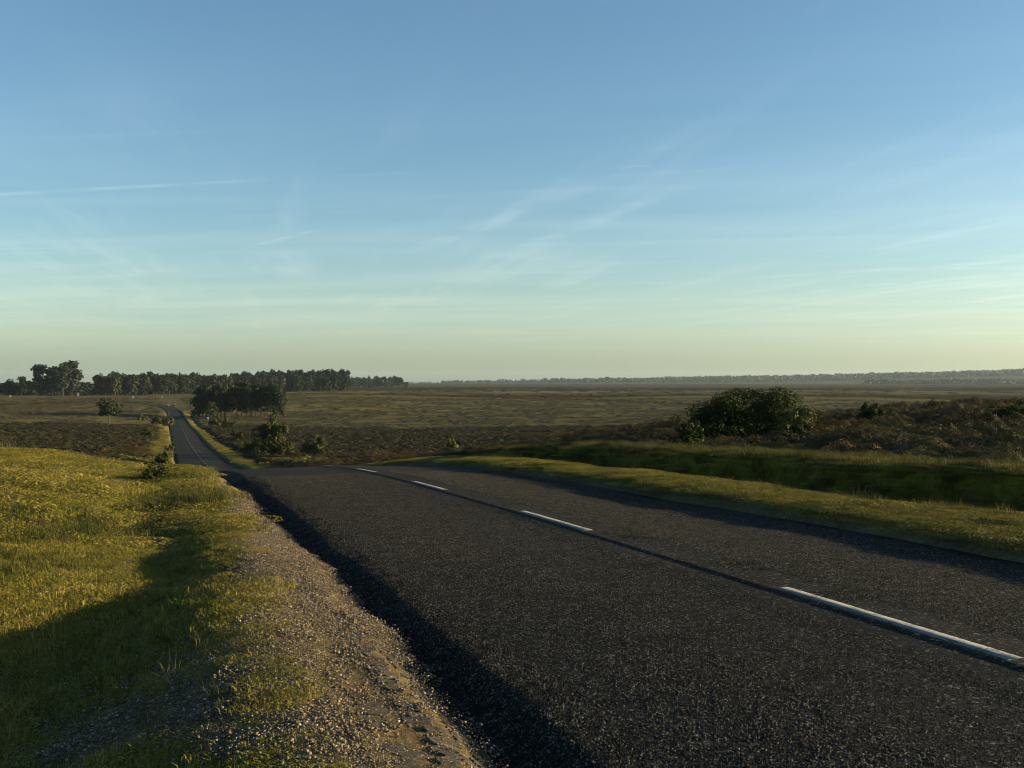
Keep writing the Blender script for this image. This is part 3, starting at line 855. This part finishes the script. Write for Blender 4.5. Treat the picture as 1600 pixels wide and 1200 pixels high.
# -- bracken
brk_c = proto_collection('bracken', [heather_mesh(270 + i, 260, .5, .5, .06) for i in range(3)], M_yellow)
pts = []
for (px, py, n, sx_, sy_) in [(440, 100, 60, 2.4, 5), (252, 92, 34, 1.2, 4), (258, 125, 40, 1.5, 14), (395, 175, 16, 1.5, 8), (330, 300, 20, 4, 10)]:
    c = (px - 800) / 1650 * py
    pts.append(np.stack([c + rng.normal(0, sx_, n), py + rng.normal(0, sy_, n)], 1))
pts = np.concatenate(pts)
s_, t_ = to_st(pts[:, 0], pts[:, 1]); pts = pts[np.abs(t_) > 4.6]
sc = rng.uniform(.8, 1.7, len(pts))
scatter('bracken', np.stack([pts[:, 0], pts[:, 1], H(pts[:, 0], pts[:, 1]) - .05], 1), rng.uniform(0, 6.28, len(pts)),
        np.stack([sc, sc, sc * .8], 1), brk_c, 3, 'bright green bracken along the far roadside')

# ------------------------------------------------------------------ bushes and trees
def tube(path, r0, r1, sides=6):
    path = np.asarray(path, float); n = len(path)
    V, F = [], []
    for i, p in enumerate(path):
        d = path[min(i + 1, n - 1)] - path[max(i - 1, 0)]; d /= np.linalg.norm(d) + 1e-9
        a = np.cross(d, [0.3, 1, .1]); a /= np.linalg.norm(a) + 1e-9; b = np.cross(d, a)
        rr = r0 + (r1 - r0) * i / (n - 1)
        for q in range(sides):
            an = 2 * math.pi * q / sides
            V.append(p + rr * (a * math.cos(an) + b * math.sin(an)))
    for i in range(n - 1):
        for q in range(sides):
            F.append((i*sides + q, i*sides + (q+1) % sides, (i+1)*sides + (q+1) % sides, (i+1)*sides + q))
    return np.array(V), np.array(F)
def join(parts):
    V, F, o = [], [], 0
    for v, f in parts:
        V.append(v); F.append(f + o); o += len(v)
    return np.concatenate(V), np.concatenate(F)
def blob_points(c, rad, n, r, shell=.55):
    d = r.normal(size=(n, 3)); d /= np.linalg.norm(d, axis=1)[:, None]
    m = shell + (1 - shell) * r.uniform(0, 1, (n, 1)) ** .5
    return c + d * m * np.asarray(rad), d
def bush_meshes(seed, rx, ry, h, nclump, per, leaf, lean=0.0, trunk=.05, flat=.6):
    r = np.random.default_rng(seed)
    C, D, stems = [], [], []
    for i in range(nclump):
        while True:
            q = r.uniform(-1, 1, 3); q[2] = abs(q[2])
            if .35 < np.linalg.norm(q) < 1: break
        prof_ = 1 - .25 * math.sin(3 * math.atan2(q[1], q[0]) + seed)
        c = np.array([q[0] * rx * prof_ + lean * q[2], q[1] * ry * prof_, .12 * h + q[2] * h * .86 * prof_])
        rad = np.array([rx, ry, h * flat]) * r.uniform(.16, .30)
        p, d = blob_points(c, rad, per, r)
        C.append(p); D.append(d)
        if i % 3 == 0:
            stems.append(tube([(0.04 * q[0], .04 * q[1], -.1), (c[0] * .45, c[1] * .45, c[2] * .5), c], trunk, trunk * .25, 5))
    C = np.concatenate(C); C[:, 2] = np.maximum(C[:, 2], .02)
    V, F = leaves(C, leaf, seed, .15, .55, np.concatenate(D))
    sv, sf = join(stems)
    return np_mesh('foliage', V, [F]), np_mesh('stem', sv, [sf])
def ground_at(px, Y):
    x = (px - 800) / 1650 * Y
    return x, Y, h1(x, Y)
def bush(name, px, Y, meshes, mat, label, cat, sc=1.0, group=None, rz=0, sink=.03):
    e = empty(name, (0, 0, 0)); x, y, z = ground_at(px, Y)
    e.location = (x, y, z - sink); e.scale = (sc,) * 3; e.rotation_euler = (0, 0, rz)
    obj('foliage', meshes[0], mat, e); obj('stem', meshes[1], M_twig, e)
    tag(e, label, cat, group)
    return e
g1 = bush_meshes(301, 1.60, 1.1, 1.48, 300, 330, .027, 0, .045)
bush('gorse_bush', 1163, 31.5, g1, M_gorse, 'big dark green rounded gorse bush standing above the heather on the right', 'bush')
g2 = bush_meshes(302, .62, .5, .78, 40, 90, .04, .1, .03)
bush('gorse_bush', 1232, 30.0, g2, M_gorse, 'small sunlit gorse tuft against the right flank of the big gorse bush', 'bush')
bush('gorse_bush', 1078, 27.5, bush_meshes(303, .42, .4, .62, 30, 70, .04, 0, .02), M_gorse, 'low green gorse shrub just left of the big gorse bush', 'bush')
bush('grey_green_bush', 1362, 40, bush_meshes(304, .52, .5, .82, 34, 90, .05, 0, .02), M_shrub, 'small lone grey-green bush in the heather right of the big gorse bush', 'bush')
bush('gorse_bush', 1590, 37, bush_meshes(305, 1.5, 1.0, .95, 60, 80, .055, 0, .03), M_gorse, 'dark low bush at the right edge of the heather', 'bush', .7)
bush('birch_sapling', 704, 128, bush_meshes(306, .7, .6, 1.9, 40, 50, .13, 0, .04), M_yellow, 'small yellow-green sapling alone on the brown slope beyond the crest', 'sapling')
hawk = bush_meshes(307, 2.6, 2.2, 5.6, 70, 70, .22, -.3, .12, .5)
bush('hawthorn_tree', 428, 134, hawk, M_shrub, 'small dark bushy tree on the right side of the far road', 'tree', .84)
bush('hawthorn_bush', 492, 128, bush_meshes(308, 2.0, 1.6, 2.9, 46, 60, .18, 0, .08), M_shrub, 'rounded dark bush right of the small roadside tree', 'bush', .75)
bush('sallow_bush', 400, 142, bush_meshes(309, 1.6, 1.4, 2.2, 30, 60, .18, 0, .06), M_shrub, 'low bush between the far road and the small roadside tree', 'bush')
bush('roadside_bush', 254, 104, bush_meshes(310, 1.25, 1.2, 1.75, 60, 80, .12, 0, .06), M_gorse, 'dense dark green bush left of the far road at the foot of the hill', 'bush', .75)
for i, (px, Y, sc, lab) in enumerate([
        (264, 150, .5, 'small upright shrub on the left verge just beyond the dense roadside bush'),
        (232, 205, .9, 'small green shrub on the brown heath left of the far road'),
        (262, 300, 1.5, 'dark thorn bush beside the left edge of the far road opposite the pines'),
        (244, 310, 1.3, 'thorn bush in the shade left of the far road, second from the tarmac'),
        (222, 330, 1.1, 'low thorn bush farthest left of the three opposite the pines'),
        (356, 262, 1.2, 'low shrub at the foot of the pine clump'),
        (335, 290, 1.4, 'olive shrub at the left foot of the pine clump beside the road'),
        (372, 190, .8, 'small dark shrub on the right verge below the pine clump')]):
    bush('thorn_bush', px, Y, bush_meshes(320 + i, 1.3, 1.2, 2.0, 28, 40, .20, 0, .06), M_shrub if i % 2 else M_olive, lab, 'bush', sc)
# weed clump on the near left hump
bush('weed_clump', 246, 20.6, bush_meshes(331, .32, .28, .34, 26, 60, .022, 0, .012), M_shrub, 'dark weed clump at the brink of the grassy hump on the left', 'weeds')

def pine_meshes(seed, h, base, spread, leaf, ncl, per, flat=.42, lean=0.0, tr=.22):
    r = np.random.default_rng(seed)
    n = 8
    path = [np.array([lean * (i / n) ** 2 + .02 * h * r.normal() * (i / n), .02 * h * r.normal() * (i / n), h * .93 * i / n - (.3 if i == 0 else 0)]) for i in range(n + 1)]
    parts = [tube(path, tr, tr * .25, 7)]
    P_ = np.array(path); C, D = [], []
    for i in range(ncl):
        f = base + (1 - base) * r.uniform(0, 1) ** .8
        z = h * .93 * f
        bx = np.interp(z, P_[:, 2], P_[:, 0]); by = np.interp(z, P_[:, 2], P_[:, 1])
        wid = spread * (1.0 - .55 * max(0, (f - .62) / .38) ** 1.6) * (.55 + .45 * min(1, (f - base) / .25 + .3))
        a = r.uniform(0, 6.28); d = wid * r.uniform(.25, 1.0)
        c = np.array([bx + d * math.cos(a), by + d * math.sin(a), z + .05 * h * r.uniform(-.3, 1)])
        rad = spread * r.uniform(.22, .42)
        p, dd = blob_points(c, (rad, rad, rad * flat * 1.3), per, r)
        C.append(p); D.append(dd)
        if i % 2 == 0:
            parts.append(tube([(bx, by, z - .06 * h), ((bx + c[0]) / 2, (by + c[1]) / 2, z - .02 * h), c], tr * .28, tr * .08, 4))
    V, F = leaves(np.concatenate(C), leaf, seed, .2, .6, np.concatenate(D) * .55)
    lv, lf = join(parts[1:])
    return np_mesh('crown', V, [F]), smooth(np_mesh('trunk', parts[0][0], [parts[0][1]])), smooth(np_mesh('limbs', lv, [lf]))
def tree(name, px, Y, meshes, leafmat, label, group=None, sc=(1, 1, 1), rz=0, x=None):
    X, Y, z = ground_at(px, Y)
    e = empty(name, (X, Y, z - .05), rz); e.scale = sc
    obj('crown', meshes[0], leafmat, e); tk = obj('trunk', meshes[1], M_bark, e); tag(obj('limbs', meshes[2], M_bark, tk), kind='stuff')
    tag(e, label, 'tree', group)
    return e
# lone pine
tree('pine_tree', 170, 268, pine_meshes(401, 7.0, .36, 3.0, .28, 34, 45, .45, -.6, .22), M_pine, 'lone flat-topped pine with a bare leg on the heath left of the road')
# roadside clump
cm = [pine_meshes(410 + i, 10.5, (.34, .24, .40, .18, .30)[i], 2.7, .36, 46, 40, .6, .4 * (i - 2), .17) for i in range(5)]
rc = random.Random(9)
spots = []
for i in range(30):
    px = 318 + (i % 15) * 8.4 + rc.uniform(-3, 3); Y = 366 + (i // 15) * 13 + rc.uniform(-6, 6)
    spots.append((px, Y))
spots.sort()
for i, (px, Y) in enumerate(spots):
    f = (px - 318) / 118
    hs = .92 + .20 * math.sin(math.pi * min(1, max(0, f * .8 + .15))) + rc.uniform(-.16, .10)
    if i == 0: lab, gp = 'dark pine at the left end of the roadside clump, nearest the road', None
    elif i == len(spots) - 1: lab, gp = 'pine at the right, open end of the roadside clump', None
    else: lab, gp = 'tall bare-trunked pine standing inside the roadside clump', 'pines of the roadside clump'
    tree('pine_tree', px, Y, cm[i % 5], M_pine, lab, gp, (hs * rc.uniform(.9, 1.1), hs * rc.uniform(.9, 1.1), hs), rc.uniform(0, 6.28))
lowp = [pine_meshes(425 + i, 7.5, .05, 2.6, .36, 42, 36, .7, 0, .2) for i in range(2)]
tree('pine_tree', 312, 372, lowp[0], M_pine, 'low bushy pine with foliage to the ground beside the far road', None, (1, 1, 1.05))
tree('oak_tree', 330, 356, lowp[1], M_olive, 'olive broadleaf tree in front of the left half of the pine clump', None, (.75, .75, .75))
tree('pine_tree', 441, 372, lowp[1], M_olive, 'small olive tree at the right foot of the pine clump', None, (.6, .6, .6), 2.0)
# tall pines on the left horizon
tm = [pine_meshes(440 + i, 20, (.10, .22, .06, .08)[i], 5.2, .75, 56, 30, .6, 0, .36) for i in range(4)]
for i, (px, Y, hs, ws, lab) in enumerate([
        (62, 700, 1.05, 1.0, 'tall open-crowned pine, left one of the tall group on the left horizon'),
        (82, 706, .98, 1.1, 'pine in the middle of the tall group on the left horizon'),
        (98, 696, 1.1, 1.25, 'broad pine right of centre in the tall group on the left horizon'),
        (112, 702, 1.18, 1.25, 'tallest pine, right one of the tall group on the left horizon'),
        (33, 712, .66, .7, 'thin flat-topped pine left of the tall horizon group')]):
    tree('pine_tree', px, Y, tm[i % 4], M_wood, lab, None, (ws, ws, hs), i * 1.3)
# the long wood: front and back ranks
wm = [pine_meshes(460 + i, 13.5, .10, 4.4, .85, 40, 24, .75, 0, .3) for i in range(6)]
rw = random.Random(21)
def wood(px0, px1, Y0, Y1, n, hmin, hmax, label, group, matf=lambda: M_wood, depth=40):
    for i in range(n):
        f = (i + rw.uniform(.1, .9)) / n
        Y = Y0 + (Y1 - Y0) * f + rw.uniform(0, depth)
        h = rw.uniform(hmin, hmax); wd = rw.uniform(.85, 1.25)
        tree('wood_tree', px0 + (px1 - px0) * f, Y, wm[rw.randrange(6)], matf(), label, group, (wd, wd, h), rw.uniform(0, 6.28))
wood(150, 545, 735, 930, 74, .88, 1.12, 'dark pine in the long wood on the horizon behind the road', 'trees of the long horizon wood', depth=24)
wood(155, 540, 775, 975, 60, 1.0, 1.25, 'dark pine in the long wood on the horizon behind the road', 'trees of the long horizon wood', depth=40)
wood(400, 542, 890, 950, 24, 1.15, 1.42, 'taller pine at the right end of the long horizon wood', 'tall trees at the right end of the horizon wood', depth=50)
wood(-30, 150, 725, 740, 26, .55, .80, 'low rounded tree in the belt below the tall left horizon pines', 'trees of the low belt on the left', lambda: M_wood if rw.random() < .75 else M_olive, depth=20)
wood(548, 630, 1580, 1620, 20, .95, 1.25, 'tree of the small detached copse right of the long horizon wood', 'trees of the detached copse', depth=30)
tree('wood_tree', 634.5, 1580, wm[2], M_wood, 'tiny lone tree just right of the detached horizon copse', None, (.8, .8, .6))

# far woodland on the ridge: reads as one mass
def far_wood(name, label, rows):
    C, n_ = [], []
    r = np.random.default_rng(77)
    for (px0, px1, Y0, Y1, n, h0, h1_) in rows:
        px = r.uniform(px0, px1, n); Y = r.uniform(Y0, Y1, n)
        x = (px - 800) / 1650 * Y; z = H(x, Y)
        h = r.uniform(h0, h1_, n) * (1 + .25 * fbm(x, Y, 180, 2, 101))
        wd = h * r.uniform(.35, .6, n)
        for k_ in range(9):
            C.append(np.stack([x + r.normal(0, .5, n) * wd, Y + r.normal(0, .5, n) * wd, z + h * r.uniform(.08, .95, n)], 1)); n_.append(h * .28)
    C = np.concatenate(C)
    V, F = leaves(C, np.concatenate(n_), 5, .2, .8)
    o = obj(name, np_mesh(name, V, [F]), M_ridge)
    tag(o, label, None, None, 'stuff')
far_wood('ridge_woodland', 'hazy blue wood covering the low ridge on the right horizon', [
    (860, 1720, 3900, 4500, 2600, 9, 15), (860, 1720, 4500, 4800, 1200, 12, 17)])
far_wood('horizon_woodland', 'thin line of far trees on the horizon left of the ridge', [
    (690, 890, 4000, 4700, 420, 7, 14), (630, 700, 4300, 4700, 60, 5, 9)])
far_wood('near_ridge_woodland', 'darker wood below the ridge at the right edge', [
    (1350, 1720, 2900, 3300, 1100, 9, 15)])

# ------------------------------------------------------------------ little white signs far off
def sign(px, Y, wid, hgt, up, label):
    x, y, z = ground_at(px, Y)
    e = empty('roadside_sign', (x, y, z))
    v, f = tube([(0, .05, -.2), (0, .05, up + hgt)], .06, .06, 8); obj('post', np_mesh('post', v, [f]), M_grey, e)
    hw = wid / 2
    V = [(-hw, -.03, up), (hw, -.03, up), (hw, -.03, up + hgt), (-hw, -.03, up + hgt), (-hw, -.005, up), (hw, -.005, up), (hw, -.005, up + hgt), (-hw, -.005, up + hgt)]
    me = bpy.data.meshes.new('plate'); me.from_pydata(V, [], [(0, 1, 2, 3), (5, 4, 7, 6), (0, 4, 5, 1), (3, 2, 6, 7), (1, 5, 6, 2), (0, 3, 7, 4)]); me.update()
    obj('plate', me, M_white, e)
    tag(e, label, 'sign')
sign(325, 330, .55, .6, .9, 'small white sign by the shrubs at the left foot of the pine clump')
sign(122, 668, 1.3, 1.9, .5, 'tall white board below the tall left horizon pines')
sign(16, 610, 1.3, 1.1, .3, 'small white board on the field at the far left')
sign(208, 570, 1.0, 1.3, .6, 'white sign on the field left of the road bend')
sign(253, 600, 1.0, .9, .7, 'white sign at the far bend beneath the long wood')
sign(263, 452, .6, .6, .7, 'pale sign on the left side of the far road bend')
sign(274, 452, .6, .6, .7, 'pale sign on the right side of the far road bend')

# ------------------------------------------------------------------ air
def haze(density):
    m, t, o = new_mat('air')
    v = t.new('ShaderNodeVolumePrincipled')
    v.inputs['Color'].default_value = (.62, .82, 1.0, 1)
    v.inputs['Density'].default_value = density
    v.inputs['Anisotropy'].default_value = 0.2
    t.l.new(v.outputs[0], o.inputs['Volume'])
    x0, x1, y0, y1, z0, z1 = -9500, 9500, -3000, 9500, float(GZ.min()) - 1.5, float(GZ.max()) + 32
    V = [(x0, y0, z0), (x1, y0, z0), (x1, y1, z0), (x0, y1, z0), (x0, y0, z1), (x1, y0, z1), (x1, y1, z1), (x0, y1, z1)]
    me = bpy.data.meshes.new('haze')
    me.from_pydata(V, [], [(3, 2, 1, 0), (4, 5, 6, 7), (0, 1, 5, 4), (1, 2, 6, 5), (2, 3, 7, 6), (3, 0, 4, 7)]); me.update()
    h = obj('haze', me, m)
    tag(h, 'thin evening haze over the heath', None, None, 'stuff')
haze(0.000035)
